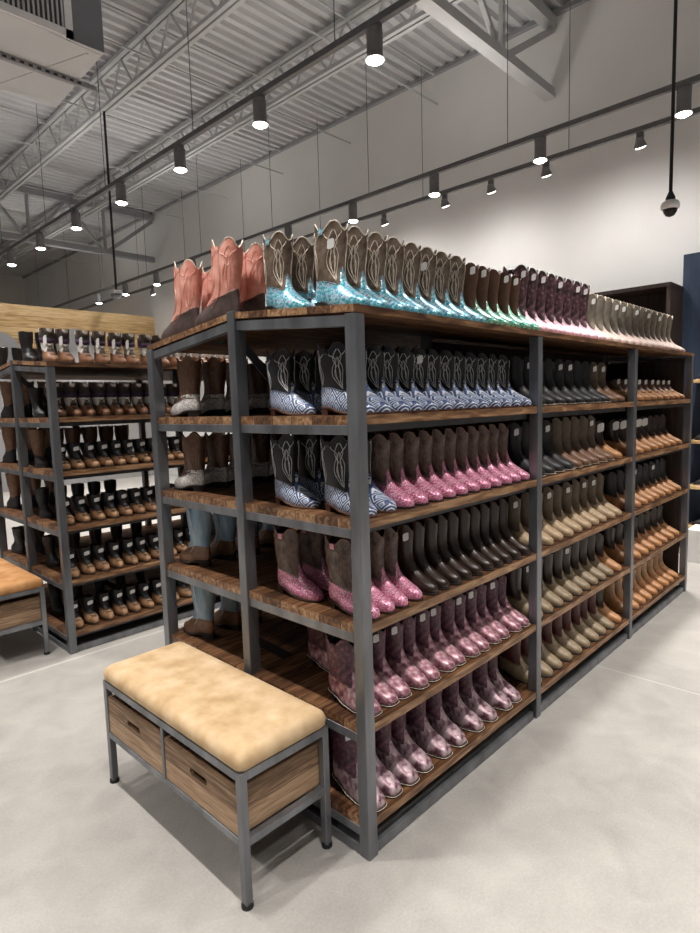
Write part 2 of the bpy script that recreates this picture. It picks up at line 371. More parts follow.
    def strap(s, sg):
        m = MB(); pts = []
        th = sg*PI/2; w = .010
        prof = [(.965, .002), (1.0, .004), (1.05, .003), (1.05, -.005), (.96, -.005)]
        V = []
        for k, off in prof:
            z = s.zt(th)*k if k < 1 else s.zt(th)+(k-1)*.24
            for dy in (-w, w): 
                p = s.pt(th, min(z, s.zt(th)), off); V.append((p.x, p.y+dy, z+s.sole))
        F = [(2*i, 2*i+1, 2*i+3, 2*i+2) for i in range(len(prof)-1)]
        m.add(V, F); V2 = [(x-sg*.0012, y, z) for x, y, z in V]; m.add(V2, F); return m
    def stitch(s, r=.0011, kind='lyre'):
        m = MB()
        for c in (.80, -.80, PI-.80, PI+.80):
            for sg in (-1, 1):
                for amp, a, b, fr in ((1, .08, .93, 1.5), (.55, .18, .86, 2.0), (.30, .05, .7, 1.0)):
                    pts = []
                    for k in range(17):
                        q = k/16; th = c+sg*.62*amp*(.12+.8*abs(math.sin(PI*fr*q))*(.5+.5*q))
                        z = s.zb(th)+(s.zt(th)-s.zb(th))*(a+(b-a)*q)
                        pts.append(s.pt(th, z, .0006))
                    m.tube(pts, r, 4)
        return m
    def side_cord(s, r=.0016):
        m = MB()
        for sg in (-1, 1):
            m.tube([s.pt(sg*(PI/2+.15*math.sin(3*q/12)), s.zb(sg*PI/2)*.6+(s.zt(sg*PI/2)-s.zb(sg*PI/2)*.6)*q/12, .0012) for q in range(13)], r, 4)
        return m
    def tagm(s, w=.022, h=.026, z=.80, th=.9, sg=-1):
        p = s.pt(sg*th, s.H*z, .004); a, b, w_ = s.prof(s.H*z)
        nx, ny = math.sin(sg*th), -math.cos(th); t = Vector((-ny, nx, 0)); nn = Vector((nx, ny, 0))
        P = []
        for o in (0, .0015):
            for du, dz in ((-.5, -.5), (-.2, -.62), (.2, -.62), (.5, -.5), (.5, .4), (.25, .55), (-.25, .55), (-.5, .4)):
                P.append(p+t*(du*w)+nn*(o+.002)+Vector((0, 0, dz*h+du*h*.25)))
        n = 8
        return MB().add(P, [tuple(range(n)), tuple(range(n, 2*n))]+[(j, (j+1) % n, n+(j+1) % n, n+j) for j in range(n)])
    def laces(s):
        m = MB()
        for k in range(6):
            z = s.zb(0)*.62+k*(s.zt(0)-s.zb(0)*.62)/6.5; z2 = z+.012
            for z0, z1 in ((z, z2), (z2, z)):
                m.tube([s.pt(-.55+1.1*q/6, z0+(z1-z0)*q/6, .0022) for q in range(7)], .0016, 4)
        return m
    def band(s, z0, z1):
        return MB().grid([[s.pt(t, s.H*z, o) for t in s.ths()] for z, o in ((z0, -.001), (z0, .003), (z1, .003), (z1, -.001))])

PROTO = {}
def make_style(key, geo, mats, name='cowboy_boot', parts=('stitch', 'strap', 'piping'), tagpos=None, kind='lyre'):
    """the meshes of one kind of boot; every boot of that kind shares them"""
    b = Boot(**geo); P = []
    P.append(('shaft', b.shaft().mesh('shaft', [mats['shaft'], mats.get('lining', 'dark_brown')], True)))
    P.append(('vamp', b.vamp().mesh('vamp', mats['foot'], True)))
    P.append(('sole', b.solem().mesh('sole', mats['sole'])))
    if geo.get('hh', .028) > .012: P.append(('heel', b.heelm().mesh('heel', mats.get('heel', mats['sole']))))
    if 'piping' in parts: P.append(('piping', b.piping().mesh('piping', mats.get('piping', 'cream'), True)))
    if 'stitch' in parts: P.append(('stitching', b.stitch(geo.get('H', .24)*.0052, kind).mesh('stitching', mats.get('stitch', 'cream'))))
    if 'cord' in parts: P.append(('side_cord', b.side_cord().mesh('side_cord', mats.get('stitch', 'cream'))))
    if 'welt' in parts: P.append(('welt', b.weltm().mesh('welt', 'welt_cream', True)))
    if 'strap' in parts:
        for sg in (-1, 1): P.append(('pull_strap', b.strap(sg).mesh('pull_strap', mats.get('strap', mats['shaft']))))
    if 'laces' in parts: P.append(('laces', b.laces().mesh('laces', mats.get('lace', 'sole_dark'))))
    if 'band' in parts: P.append(('ankle_band', b.band(.52, .66).mesh('ankle_band', mats['band'], True)))
    P.append(('price_tag', b.tagm(**(tagpos or {})).mesh('price_tag', 'tag_white')))
    PROTO[key] = (name, P, geo.get('L', .2))

cow = dict(N=26)
make_style('teal', dict(H=0.275, L=0.236, base=0.068, peak=0.06, heelp=.02, W=0.085, Ws=0.088, toe=3.2, dip=0.034), dict(shaft='bronze', foot='teal_glitter', sole='sole_dark', stitch='cream', piping='cream', strap='teal_glitter'), tagpos=dict(z=.72, th=.9))
make_style('salmon', dict(H=0.335, L=0.3, W=0.088, Ws=0.092, base=0.062, peak=0, heelp=0.055, toe=1.7, dip=0.045, hh=.035, flare=.02, hw=1.1, tap=0.3), dict(shaft='salmon', foot='dark_foot', sole='sole_dark', stitch='salmon', piping='cream', lining='cream'), parts=('stitch', 'piping', 'cord', 'strap'))
make_style('forest', dict(H=0.26, L=0.236, base=0.068, peak=.04, W=0.078, Ws=0.082, toe=3.2), dict(shaft='brown', foot='green_glitter', sole='sole_dark', piping='oxblood', strap='oxblood'), parts=('piping', 'strap'), tagpos=dict(z=.86, th=.6))
make_style('plum', dict(H=0.315, L=0.236, base=0.068, peak=.03, W=0.088, Ws=0.098, toe=3.0, dip=0.034), dict(shaft='plum_floral', foot='pale_pink', sole='sole_dark', piping='silver', strap='dark_brown'), parts=('piping', 'strap'), tagpos=dict(z=.84, th=.6))
make_style('sage', dict(H=0.275, L=0.236, base=0.068, peak=.03, W=0.085, Ws=0.088, toe=3.2, dip=0.034), dict(shaft='grey_olive', foot='sand_pink', sole='sole_dark', piping='cream', lining='olive_brown'), parts=('piping', 'strap'), tagpos=dict(z=.82, th=.6))
make_style('diamond', dict(H=0.24, L=0.236, base=0.068, peak=.05, heelp=.024, W=0.078, Ws=0.082, toe=3.2, dip=0.034), dict(shaft='black_leather', foot='diamond_print', sole='sole_brown', stitch='silver', piping='soft_black', lining='soft_black'), tagpos=dict(z=.8, th=.7))
make_style('diamond_tall', dict(H=0.268, L=0.236, base=0.068, peak=.05, heelp=.024, W=0.078, Ws=0.082, toe=3.2, dip=0.034), dict(shaft='black_leather', foot='diamond_print', sole='sole_brown', stitch='silver', piping='soft_black', lining='soft_black'), tagpos=dict(z=.8, th=.7))
make_style('pink', dict(H=0.26, L=0.236, base=0.068, peak=.06, heelp=.022, W=0.075, Ws=0.078, toe=3.2, dip=0.034), dict(shaft='taupe', foot='pink_glitter', sole='sole_dark', stitch='mid_brown', piping='mid_brown', strap='taupe'), tagpos=dict(z=.8, th=.7))
make_style('pinkstrap', dict(H=0.262, L=0.236, base=0.068, peak=.055, heelp=.022, W=0.07, Ws=0.074, toe=3.2, dip=0.034), dict(shaft='taupe', foot='pink_glitter', sole='dark_brown', stitch='mid_brown', piping='mid_brown', strap='pink_strap'), tagpos=dict(z=.8, th=.7))
make_style('choc', dict(H=0.255, L=0.236, base=0.068, peak=.035, heelp=.02, W=0.07, Ws=0.072, toe=3.2, dip=0.034), dict(shaft='dark_brown', foot='dark_brown', sole='sole_dark', piping='brown'), parts=('piping', 'strap'), tagpos=dict(z=.8, th=.7))
make_style('rose', dict(H=0.245, L=0.236, base=0.068, peak=.05, W=0.079, toe=3.8, Ws=0.08, dip=0.034, tap=0.08), dict(shaft='plum_shaft', foot='rose_metallic', sole='sole_dark', piping='plum_shaft', strap='plum_shaft'), parts=('welt', 'strap', 'piping'), tagpos=dict(z=.8, th=.7))
make_style('mauve', dict(H=0.265, L=0.245, base=0.068, peak=.05, W=0.084, Ws=0.088, toe=3.8, dip=0.034, tap=0.08), dict(shaft='plum_shaft', foot='mauve_metallic', sole='sole_dark', piping='plum_shaft', strap='plum_shaft'), parts=('welt', 'strap', 'piping'), tagpos=dict(z=.86, th=.7))
make_style('black', dict(H=0.24, L=0.236, base=0.068, peak=.03, N=20, W=0.085, Ws=0.088, toe=3.2), dict(shaft='black_leather', foot='soft_black', sole='sole_dark', piping='charcoal'), parts=('welt', 'strap'), tagpos=dict(z=.8, th=.6))
make_style('blackbrown', dict(H=0.24, L=0.236, base=0.068, peak=.03, N=20, W=0.085, Ws=0.088, toe=3.2), dict(shaft='olive_brown', foot='mid_brown', sole='sole_dark'), parts=('strap',), tagpos=dict(z=.8, th=.6))
make_style('olive', dict(H=0.265, L=0.236, base=0.068, peak=.03, N=20, W=0.085, Ws=0.088, toe=3.2), dict(shaft='olive_brown', foot='mid_brown', sole='sole_dark'), parts=('welt', 'strap'), tagpos=dict(z=.8, th=.6))
make_style('paletan', dict(H=0.255, L=0.236, base=0.068, peak=.045, N=20, W=0.085, Ws=0.088, toe=3.2), dict(shaft='olive_brown', foot='pale_tan', sole='sole_brown'), parts=('strap',), tagpos=dict(z=.8, th=.6))
make_style('olivetan', dict(H=0.255, L=0.236, base=0.068, peak=.045, N=20, W=0.085, Ws=0.088, toe=3.2), dict(shaft='dark_brown', foot='olive_tan', sole='sole_dark'), parts=('strap',), tagpos=dict(z=.8, th=.6))
make_style('redshaft', dict(H=0.255, L=0.236, base=0.068, peak=.045, N=20, W=0.085, Ws=0.088, toe=3.2), dict(shaft='oxblood', foot='olive_tan', sole='sole_dark'), parts=('strap',), tagpos=dict(z=.8, th=.6))
make_style('low', dict(H=0.14, L=0.22, base=0.05, peak=.02, dip=.015, N=20, hh=.02, W=0.08, toe=2.8), dict(shaft='brown', foot='orange_tan', sole='sole_brown'), name='ankle_boot', parts=(), tagpos=dict(z=.86, th=.5))
make_style('orange', dict(H=0.225, L=0.236, base=0.068, peak=.035, N=20, W=0.085, Ws=0.088, toe=3.2), dict(shaft='dark_brown', foot='orange_tan', sole='sole_brown'), parts=('strap',), tagpos=dict(w=.045, h=.045, z=.8, th=.6))
make_style('orangeblack', dict(H=0.24, L=0.236, base=0.068, peak=.035, N=20, W=0.085, Ws=0.088, toe=3.2), dict(shaft='black_leather', foot='orange_tan', sole='sole_brown'), parts=('strap',), tagpos=dict(z=.8, th=.6))
make_style('orangeall', dict(H=0.21, L=0.236, base=0.068, peak=.035, N=20, W=0.085, Ws=0.088, toe=3.2), dict(shaft='tan', foot='orange_tan', sole='sole_brown'), parts=('strap',), tagpos=dict(z=.8, th=.6))
make_style('snake', dict(H=.262, L=0.25, base=0.05, peak=0.015, heelp=0, W=0.082, Ws=0.09, toe=2.2, tap=0.25), dict(shaft='brown', foot='snake_white', sole='sole_dark', stitch='mid_brown', piping='mid_brown'), parts=('stitch', 'strap', 'piping'))
make_style('denim', dict(H=.285, L=.24, base=0.07, peak=.02, heelp=.0, W=.085, Ws=0.105, toe=2.2, dip=.02, tap=0.15), dict(shaft='denim_blue', foot='mid_brown', sole='sole_dark', stitch='cream'), parts=('cord', 'strap'))
wk = dict(L=.185, W=.078, Ws=.085, hh=.014, sole=.012, base=.062, peak=.0, heelp=.012, dip=.004, toe=2.1, N=22)
make_style('work', dict(wk, H=.165), dict(shaft='black_leather', foot='work_tan', sole='dark_gum', lace='sole_dark'), name='work_boot', parts=('laces',), tagpos=dict(w=.036, h=.022, z=.72, th=.0))
make_style('workcamo', dict(wk, H=.215, L=.2, base=.068), dict(shaft='camo', foot='work_brown', sole='dark_gum', band='purple_band'), name='work_boot', parts=('laces', 'band'), tagpos=dict(w=.02, h=.05, z=.6, th=.6, sg=-1))
make_style('workblack', dict(wk, H=.2), dict(shaft='black_leather', foot='soft_black', sole='sole_dark'), name='work_boot', parts=('laces',), tagpos=dict(z=.8, th=.6))
make_style('tallwork', dict(H=.27, L=.23, base=.07, peak=.0, hh=.016, sole=.012, dip=.01, W=.085, Ws=.105, toe=2.1, N=22), dict(shaft='mid_brown', foot='soft_black', sole='sole_dark'), name='work_boot', parts=('strap',))
make_style('chelsea', dict(H=.2, L=.25, base=.066, peak=.0, hh=.018, sole=.01, dip=.01, W=.085, Ws=.09, toe=2.1, N=22), dict(shaft='black_leather', foot='soft_black', sole='sole_dark', band='mid_brown'), name='ankle_boot', parts=('strap',))

ORD = 'first second third fourth fifth sixth seventh eighth ninth tenth eleventh twelfth thirteenth fourteenth fifteenth sixteenth'.split()
NB = [0]
def boot(key, x, y, z, rz, label, group, tags=False, tilt=0., sc=1.):
    name, P, L = PROTO[key]
    t = thing(name, label, 'boot', (x, y, z), rz, group); t.rotation_euler = (tilt, 0, rz) if abs(rz) < 1 else (-tilt, 0, rz)
    t.scale = (sc, sc, sc)
    for pn, me in P:
        if pn == 'price_tag' and not tags: continue
        o = bpy.data.objects.new(pn, me); C.objects.link(o); o.parent = t
    NB[0] += 1
    return t
def row(key, xs, ytoe, z, label, group, face=-1, tags=(), start=0, tilt=0., zslope=0., jit=.05, sc=1.):
    """boots side by side along x with their toes on the line y = ytoe; label has one {} for the ordinal"""
    L = PROTO[key][2]*sc
    for i, x in enumerate(xs):
        y = ytoe + (L/2 if face < 0 else -L/2) + random.uniform(0, .006)*(-face)
        rz = (0 if face < 0 else PI) + random.uniform(-jit, jit)
        boot(key, x, y, z, rz, label.format(ORD[start+i]), group, i in tags, tilt, sc)
def span(a, n, d, jit=.004): return [a+i*d+random.uniform(-jit, jit) for i in range(n)]
def pairs(a, n, d, j=.012): return [a+i*d+(-j if i % 2 else j)*.5 for i in range(n)]

# ------------------------------------------------------------------ the racks
XP = [0, 1.197, 2.448, 3.66]
S = [1.492, 1.158, .811, .4675, .134]
Y1, Y2 = .657, 1.297
ZF, ZM, ZR = 1.83, 1.883, 1.816           # wood top at the front, ridge and rear
def rack(y0, xp, S, label, panels=True):
    root = thing('shelving_rack', label, 'shelf', (0, y0, 0)); ps = .045
    nb = len(xp)-1
    for i, x in enumerate(xp):
        a = x
        for y, zt in ((0, ZF-.024), (Y1-ps, ZM+.003), (Y2-ps, ZR-.02)):
            MB().box(a-(.008 if i == 0 and y > .1 else 0), a+ps, y, y+ps, 0, zt).build('post', 'steel', root, bevel=.003)
    e = .003
    for i in range(nb):
        xa, xb = xp[i]+(.004 if i == 0 else .001), xp[i+1]+(.043 if i == nb-1 else -.001)
        for z in S:
            for ya, yb in ((.004, Y1-.02), (Y1-.016, Y2-.004)):
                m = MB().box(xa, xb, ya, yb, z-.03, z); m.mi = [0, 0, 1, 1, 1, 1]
                m.build('shelf_board', ['shelf_face', 'shelf_wood'], root)
        for (ya, za), (yb, zb) in (((-.002, ZF), (Y1-.02, ZM)), ((Y1-.018, ZM), (Y2+.002, ZR))):
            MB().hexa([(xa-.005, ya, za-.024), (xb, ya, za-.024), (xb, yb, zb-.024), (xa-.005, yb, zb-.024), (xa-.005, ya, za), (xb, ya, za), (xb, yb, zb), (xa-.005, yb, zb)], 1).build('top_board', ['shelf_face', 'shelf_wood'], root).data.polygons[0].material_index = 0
        # long rails under the boards and at floor level
        for z in S:
            for yr in (.045, Y2-.06): MB().box(xa+.04, xb-.02, yr, yr+.015, z-.056, z-.031).build('shelf_rail', 'steel_dark', root)
        MB().box(xp[i]+.03, xp[i+1]-.02, .008, .036, .004, .04).build('floor_rail', 'steel', root)
        MB().box(xp[i]+.03, xp[i+1]-.02, Y2-.036, Y2-.008, .004, .04).build('floor_rail', 'steel', root)
    for xe in (xp[0]+.002, xp[-1]+.012):
        for z in S:
            for ya, yb in ((.046, Y1-.046), (Y1+.001, Y2-.046)):
                MB().box(xe, xe+.03, ya, yb, z-.062, z-.030).build('end_beam', 'steel', root, bevel=.002)
        for ya, yb in ((.046, Y1-.046), (Y1+.001, Y2-.046)): MB().box(xe, xe+.03, ya, yb, .004, .036).build('end_beam', 'steel', root)
        for (ya, za), (yb, zb) in (((.046, ZF+.004), (Y1-.046, ZM-.003)), ((Y1+.001, ZM), (Y2-.046, ZR+.004))):
            MB().hexa([(xe, ya, za-.066), (xe+.03, ya, za-.066), (xe+.03, yb, zb-.066), (xe, yb, zb-.066), (xe, ya, za-.031), (xe+.03, ya, za-.031), (xe+.03, yb, zb-.031), (xe, yb, zb-.031)]).build('end_beam', 'steel', root, bevel=.002)
    MB().bar((.03, Y1-.02, ZM-.10), (.62, Y1-.02, 1.19), .006, .035).build('brace', 'steel_dark', root)
    MB().bar((.03, Y1-.02, .60), (.62, Y1-.02, .15), .006, .035).build('brace', 'steel_dark', root)
    if panels:
        for i in range(1, nb): MB().box(xp[i]+.03, xp[i+1]-.03, Y1-.013, Y1-.006, .14, ZM-.04).build('back_panel', 'dark_wood', root)
        MB().box(xp[1]+.016, xp[1]+.03, Y1+.002, Y2-.05, .14, ZR-.05).build('side_panel', 'dark_wood', root)  # added divider: keeps the bright wall from showing through the rear shelves
        MB().box(xp[-1]-.016, xp[-1]-.002, .05, Y2-.05, .14, ZF-.04).build('side_panel', 'dark_wood', root)
    return root
rack(0, XP, S, 'long steel and wood shelving rack full of boots, in front, beside the suede bench')
rack(2.546, XP[:3], [s+.004 for s in S], 'steel and wood shelving rack of work boots, behind the main rack near the pine wall', False)

SH = ['upper shelf', 'second shelf down', 'middle shelf', 'fourth shelf down', 'bottom shelf']
FP = 'from the corner post'
T0 = .012
# --- front side, near bay
row('teal', span(.075, 8, .099), T0, ZF+.003, 'brown boot with glittery teal foot, {} '+FP+' on top', 'teal glitter boots on the rack top', tags=(0, 5), tilt=.075)
row('teal', span(.07, 3, .105), .27, ZF+.024, 'teal glitter boot, {} of the rear few on the rack top', 'teal glitter boots behind on the rack top', tilt=.075)
row('forest', span(.87, 5, .09), T0, ZF+.003, 'dark brown boot with green glitter foot, {} in the row beyond the teal boots', 'green glitter boots on the rack top', tags=(0, 1, 3, 4), tilt=.075)
row('diamond', span(.09, 13, .0885), T0, S[0], 'black boot, blue diamond print foot, {} '+FP+' on the upper shelf', 'blue diamond boots on the upper shelf', tags=(5,))
row('diamond', span(.085, 4, .11), .285, S[0], 'blue diamond boot, {} of the rear row on the upper shelf', 'blue diamond boots at the rear of the upper shelf')
row('diamond_tall', span(.09, 2, .10), T0, S[1], 'tall black boot, blue diamond foot, {} '+FP+' on the second shelf', 'tall blue diamond boots on the second shelf')
row('diamond_tall', span(.09, 3, .12), .285, S[1], 'tall blue diamond boot, {} of the rear row on the second shelf', 'tall blue diamond boots at the rear of the second shelf')
row('pink', span(.285, 11, .0865), T0, S[1], 'taupe boot with pink glitter foot, {} after the diamond boots, second shelf', 'pink glitter boots on the second shelf')
row('pinkstrap', [.09, .165, .245, .33], T0, S[2], 'pink strapped boot with pink glitter foot, {} '+FP+', middle shelf', 'pink glitter boots on the middle shelf')
row('pinkstrap', span(.09, 3, .12), .285, S[2], 'pink glitter boot, {} of the rear row on the middle shelf', 'pink glitter boots at the rear of the middle shelf')
row('choc', [.42, .495, .58, .655, .735, .825, .90, .98, 1.06, 1.148], T0, S[2], 'plain dark chocolate boot, {} after the pink ones on the middle shelf', 'dark chocolate boots on the middle shelf', tags=(0,))
row('rose', [.09]+pairs(.172, 12, .089), .02, S[3], 'dark boot with rose metallic foot, {} '+FP+', fourth shelf', 'rose metallic boots on the fourth shelf', tags=(2, 3, 5, 6, 8, 9, 11))
row('rose', span(.24, 2, .13), .30, S[3], 'rose metallic boot, {} of the rear row on the fourth shelf', 'rose metallic boots at the rear of the fourth shelf')
row('mauve', [.09, .177, .27, .366, .49, .60, .735, .84, .97, 1.062], T0, S[4], 'dark boot with mauve metallic foot, {} '+FP+', bottom shelf', 'mauve metallic boots on the bottom shelf', tags=(0, 2))
# --- front side, middle bay
b2 = XP[1]
row('plum', span(1.30, 8, .10), T0, ZF+.003, 'plum patterned boot with pale pink foot, {} of its row on top', 'plum and pink boots on the rack top', tags=(0, 1, 2, 4, 6, 7), tilt=.075)
row('black', span(b2+.09, 8, .115), T0, S[0], 'plain black boot, {} from the second post on the upper shelf', 'black boots on the upper shelf', tags=(1, 2, 4, 5))
row('blackbrown', span(b2+1.01, 2, .115), T0, S[0], 'dark olive brown boot, {} after the black ones on the upper shelf', 'brown boots on the upper shelf', tags=(0, 1))
row('black', span(b2+.09, 4, .11), T0, S[1], 'plain black boot, {} from the second post on the second shelf', 'black boots on the second shelf', tags=(0, 2, 3), sc=1.08)
row('olive', span(b2+.53, 5, .11), T0, S[1], 'olive brown boot, tan foot, {} after the black ones, second shelf', 'olive brown boots on the second shelf', tags=(4,))
row('orange', [b2+1.1], T0, S[1], 'orange tan boot, last in the middle bay on the second shelf', 'orange tan boots at the end of the middle bay', tags=(0,))
row('paletan', span(b2+.08, 10, .115), T0, S[2], 'brown boot with pale tan foot, {} from the second post, middle shelf', 'pale tan boots on the middle shelf', tags=(0, 3, 5, 7, 8))
row('olivetan', span(b2+.08, 9, .115), T0, S[3], 'dark boot with olive tan foot, {} from the second post, fourth shelf', 'olive tan boots on the fourth shelf', tags=(1, 5))
row('orange', [b2+1.13], T0, S[3], 'orange tan boot, last in the middle bay on the fourth shelf', 'orange tan boots at the end of the middle bay')
row('redshaft', span(b2+.08, 9, .118), T0, S[4], 'oxblood boot with olive tan foot, {} from the second post, bottom shelf', 'oxblood and tan boots on the bottom shelf', tags=(1, 2, 4, 5, 6))
row('orange', [b2+1.15], T0, S[4], 'orange tan boot, last in the middle bay on the bottom shelf', 'orange tan boots at the end of the middle bay')
# --- front side, far bay
b3 = XP[2]
row('sage', span(2.12, 13, .118), T0, ZF+.003, 'sage grey boot with sandy pink foot, {} of its row on top', 'sage grey boots on the rack top', tags=(0, 3, 4, 6, 8, 10), tilt=.075)
row('low', span(b3+.09, 9, .128), T0, S[0], 'low orange tan ankle boot, {} in the far bay on the upper shelf', 'ankle boots on the upper shelf of the far bay', tags=range(9))
row('orange', span(b3+.09, 8, .14), T0, S[1], 'dark boot, orange tan foot, {} in the far bay on the second shelf', 'orange tan boots on the second shelf of the far bay', tags=(0, 1, 2, 3, 4))
row('orangeblack', span(b3+.09, 9, .125), T0, S[2], 'black boot, orange tan foot, {} in the far bay on the middle shelf', 'black and orange boots on the middle shelf of the far bay', tags=(3, 6))
row('orange', span(b3+.09, 8, .14), T0, S[3], 'dark boot, orange tan foot, {} in the far bay on the fourth shelf', 'orange tan boots on the fourth shelf of the far bay', sc=1.05)
row('orangeall', span(b3+.09, 9, .125), T0, S[4], 'all tan orange boot, {} in the far bay on the bottom shelf', 'tan orange boots on the bottom shelf of the far bay')
# --- rear side of the main rack, toes the other way
row('salmon', [.06, .19], 1.275, ZR+.004, 'tall salmon boot with brown foot, {} by the rear corner post on top', 'salmon boots on the rack top', face=1, tilt=.105)
row('salmon', [.06, .19], .985, ZR+.034, 'tall salmon boot with brown foot, {} by the middle end post on top', 'salmon boots on the rack top', face=1, tilt=.105)
row('snake', span(.09, 5, .125), 1.285, S[0], 'brown boot, white snakeskin foot, {} from the rear corner post, upper shelf', 'snakeskin boots on the rear upper shelf', face=1)
row('snake', span(.09, 5, .125), 1.285, S[1], 'brown boot, white snakeskin foot, {} from the rear corner post, second shelf', 'snakeskin boots on the rear second shelf', face=1)
row('denim', span(.10, 4, .14), 1.28, S[2], 'denim blue boot, brown foot, {} from the rear corner post, middle shelf', 'denim blue boots on the rear middle shelf', face=1)
row('denim', span(.10, 3, .14), 1.28, S[3], 'denim blue boot, brown foot, {} from the rear corner post, fourth shelf', 'denim blue boots on the rear fourth shelf', face=1)
# --- the rack of work boots behind
q = 2.546; A = 'on the work boot rack'
row('workcamo', [.07, .165, .29, .395, .505, .60, .72, .82, .93, 1.03, 1.14, 1.25, 1.36, 1.46], q+.03, ZF+.004, 'brown work boot with purple ankle band, {} along the top of the rear rack', 'banded work boots on the rear rack top', tags=range(6), tilt=.07)
row('workcamo', span(.09, 12, .091), q+.02, S[0]+.004, 'brown and white work boot, purple band, {} on the rear rack upper shelf', 'banded work boots on the rear rack upper shelf')
for k, d in ((1, .089), (2, .094), (3, .098), (4, .098)):
    row('work', span(.09, 10, d), q+.02, S[k]+.004, 'tan toed black work boot, {} on the rear rack '+SH[k], 'tan toed work boots on the rear rack '+SH[k], tags=range(10))
row('workblack', span(.07, 3, .1), q+.40, ZF+.035, 'black boot, {} of three standing behind on the rear rack top', 'black boots on the rear rack top', tilt=.07)
row('workblack', span(.08, 3, .11), q+1.26, ZR+.006, 'black boot, {} on the far slope of the rear rack top', 'black boots on the far slope of the rear rack', face=1, tilt=.105)
row('workblack', span(.09, 6, .11), q+.36, S[0]+.004, 'black boot, {} of the inner row, rear rack upper shelf', 'black boots inside the rear rack upper shelf')
row('tallwork', span(.09, 6, .12), q+.38, S[1]+.004, 'tall brown boot with black foot, {} inside the rear rack second shelf', 'tall boots inside the rear rack', sc=.95)
row('tallwork', span(.09, 3, .13), q+1.27, S[1]+.004, 'tall brown boot with black foot, {} at the rear rack far side, second shelf', 'tall boots on the far side of the rear rack second shelf', face=1)
row('tallwork', span(.09, 3, .13), q+1.27, S[2]+.004, 'tall brown boot with black foot, {} at the rear rack far side, middle shelf', 'tall boots on the far side of the rear rack middle shelf', face=1)
row('chelsea', span(.09, 3, .13), q+1.27, S[3]+.004, 'black ankle boot, {} at the far side of the rear rack fourth shelf', 'ankle boots on the far side of the rear rack', face=1)
row('workblack', span(.09, 5, .12), q+.40, S[2]+.004, 'black boot, {} of the inner row, rear rack middle shelf', 'black boots inside the rear rack middle shelf')

for k in (3, 4): row('workblack', span(.12, 5, .16), q+.42, S[k]+.004, 'black boot, {} of the inner row, rear rack '+SH[k], 'black boots inside the rear rack '+SH[k])

row('tallwork', span(.10, 9, .13), q+1.27, S[0]+.004, 'tall brown boot, {} along the far side of the rear rack upper shelf', 'tall boots on the far side of the rear rack', face=1)

# ------------------------------------------------------------------ bench
def bench():
    root = thing('storage_bench', '', 'bench', (0, 0, 0))
    W, L, zt, zb = .365, .945, .44, .20; t = .026
    for x, y in ((0, 0), (W-t, 0), (0, L-t), (W-t, L-t)):
        MB().box(x, x+t, y, y+t, .012, zt).build('leg', 'steel', root, bevel=.002)
        MB().lathe([(.010, 0), (.019, .0), (.019, .012), (.012, .018)], (x+t/2, y+t/2, 0), 16).build('foot', 'black_metal', root, True)
    fr = MB()
    for z0, z1 in ((zt-.028, zt), (zb, zb+.024)):
        fr.box(t, W-t, 0, t, z0, z1).box(t, W-t, L-t, L, z0, z1).box(0, t, t, L-t, z0, z1).box(W-t, W, t, L-t, z0, z1)
    fr.box(.0, .016, L/2-.009, L/2+.009, zb+.024, zt-.028)
    fr.build('frame', 'steel', root, bevel=.002)
    # padded top
    m = MB(); rows = []
    for k, (ins, z) in enumerate([(.006, zt), (0, zt+.008), (-.002, zt+.03), (.004, zt+.048), (.018, zt+.060), (.05, zt+.066), (.10, zt+.068)]):
        a, b, c, d = ins, W-ins, ins, L-ins; rr = max(.012, .024-ins*.1); ring = []
        for (px, py, a0) in ((b-rr, c+rr, -PI/2), (b-rr, d-rr, 0), (a+rr, d-rr, PI/2), (a+rr, c+rr, PI)):
            for j in range(7): ring.append((px+rr*math.cos(a0+PI/2*j/6), py+rr*math.sin(a0+PI/2*j/6), z))
        rows.append(ring)
    m.grid(rows); n = len(rows[0]); m.f += [tuple(range(n)), tuple(range(6*n, 7*n))]; m.mi += [0, 0]
    cu = m.build('cushion', 'suede', root, True)
    # two crates with a cut-out grip
    for ya, yb in ((t+.004, L/2-.011), (L/2+.011, L-t-.004)):
        z0, z1 = zb+.026, zt-.062; th = .012; m = MB()
        cyy = (ya+yb)/2; hz = z0+(z1-z0)*.66; hw, hr = .052, .013
        # front with oval slot: ring of quads between the slot and the rim
        n = 28; slot = []; rim = []
        for k in range(n):
            a = 2*PI*k/n; c_, s_ = math.cos(a), math.sin(a)
            slot.append((cyy+math.copysign(hw-hr, c_)+hr*c_ if abs(c_) > .08 else cyy+c_*hw, hz+hr*s_))
            e = max(abs(c_)/((yb-ya)/2), abs(s_)/((z1-z0)/2)) ; py = cyy+c_/e; pz = (z0+z1)/2+s_/e
            rim.append((py, pz))
        # make sure the corners belong to the rim
        for cyk, czk in ((ya, z0), (ya, z1), (yb, z0), (yb, z1)):
            i = min(range(n), key=lambda j: (rim[j][0]-cyk)**2+(rim[j][1]-czk)**2); rim[i] = (cyk, czk)
        V = [(.004, y, z) for y, z in slot]+[(.004, y, z) for y, z in rim]+[(.004+th, y, z) for y, z in slot]+[(.004+th, y, z) for y, z in rim]
        F = []
        for j in range(n):
            k = (j+1) % n; F += [(j, k, n+k, n+j), (2*n+j, 3*n+j, 3*n+k, 2*n+k), (j, 2*n+j, 2*n+k, k), (n+j, n+k, 3*n+k, 3*n+j)]
        m.add(V, F)
        m.box(.004+th, W-.008, ya, ya+th, z0, z1).box(.004+th, W-.008, yb-th, yb, z0, z1).box(W-.02, W-.008, ya+th, yb-th, z0, z1).box(.004+th, W-.02, ya+th, yb-th, z0, z0+.01)
        m.build('drawer', 'drawer_wood', root)
    return root
b1 = bench(); b1.location = (-.395, .148, 0)
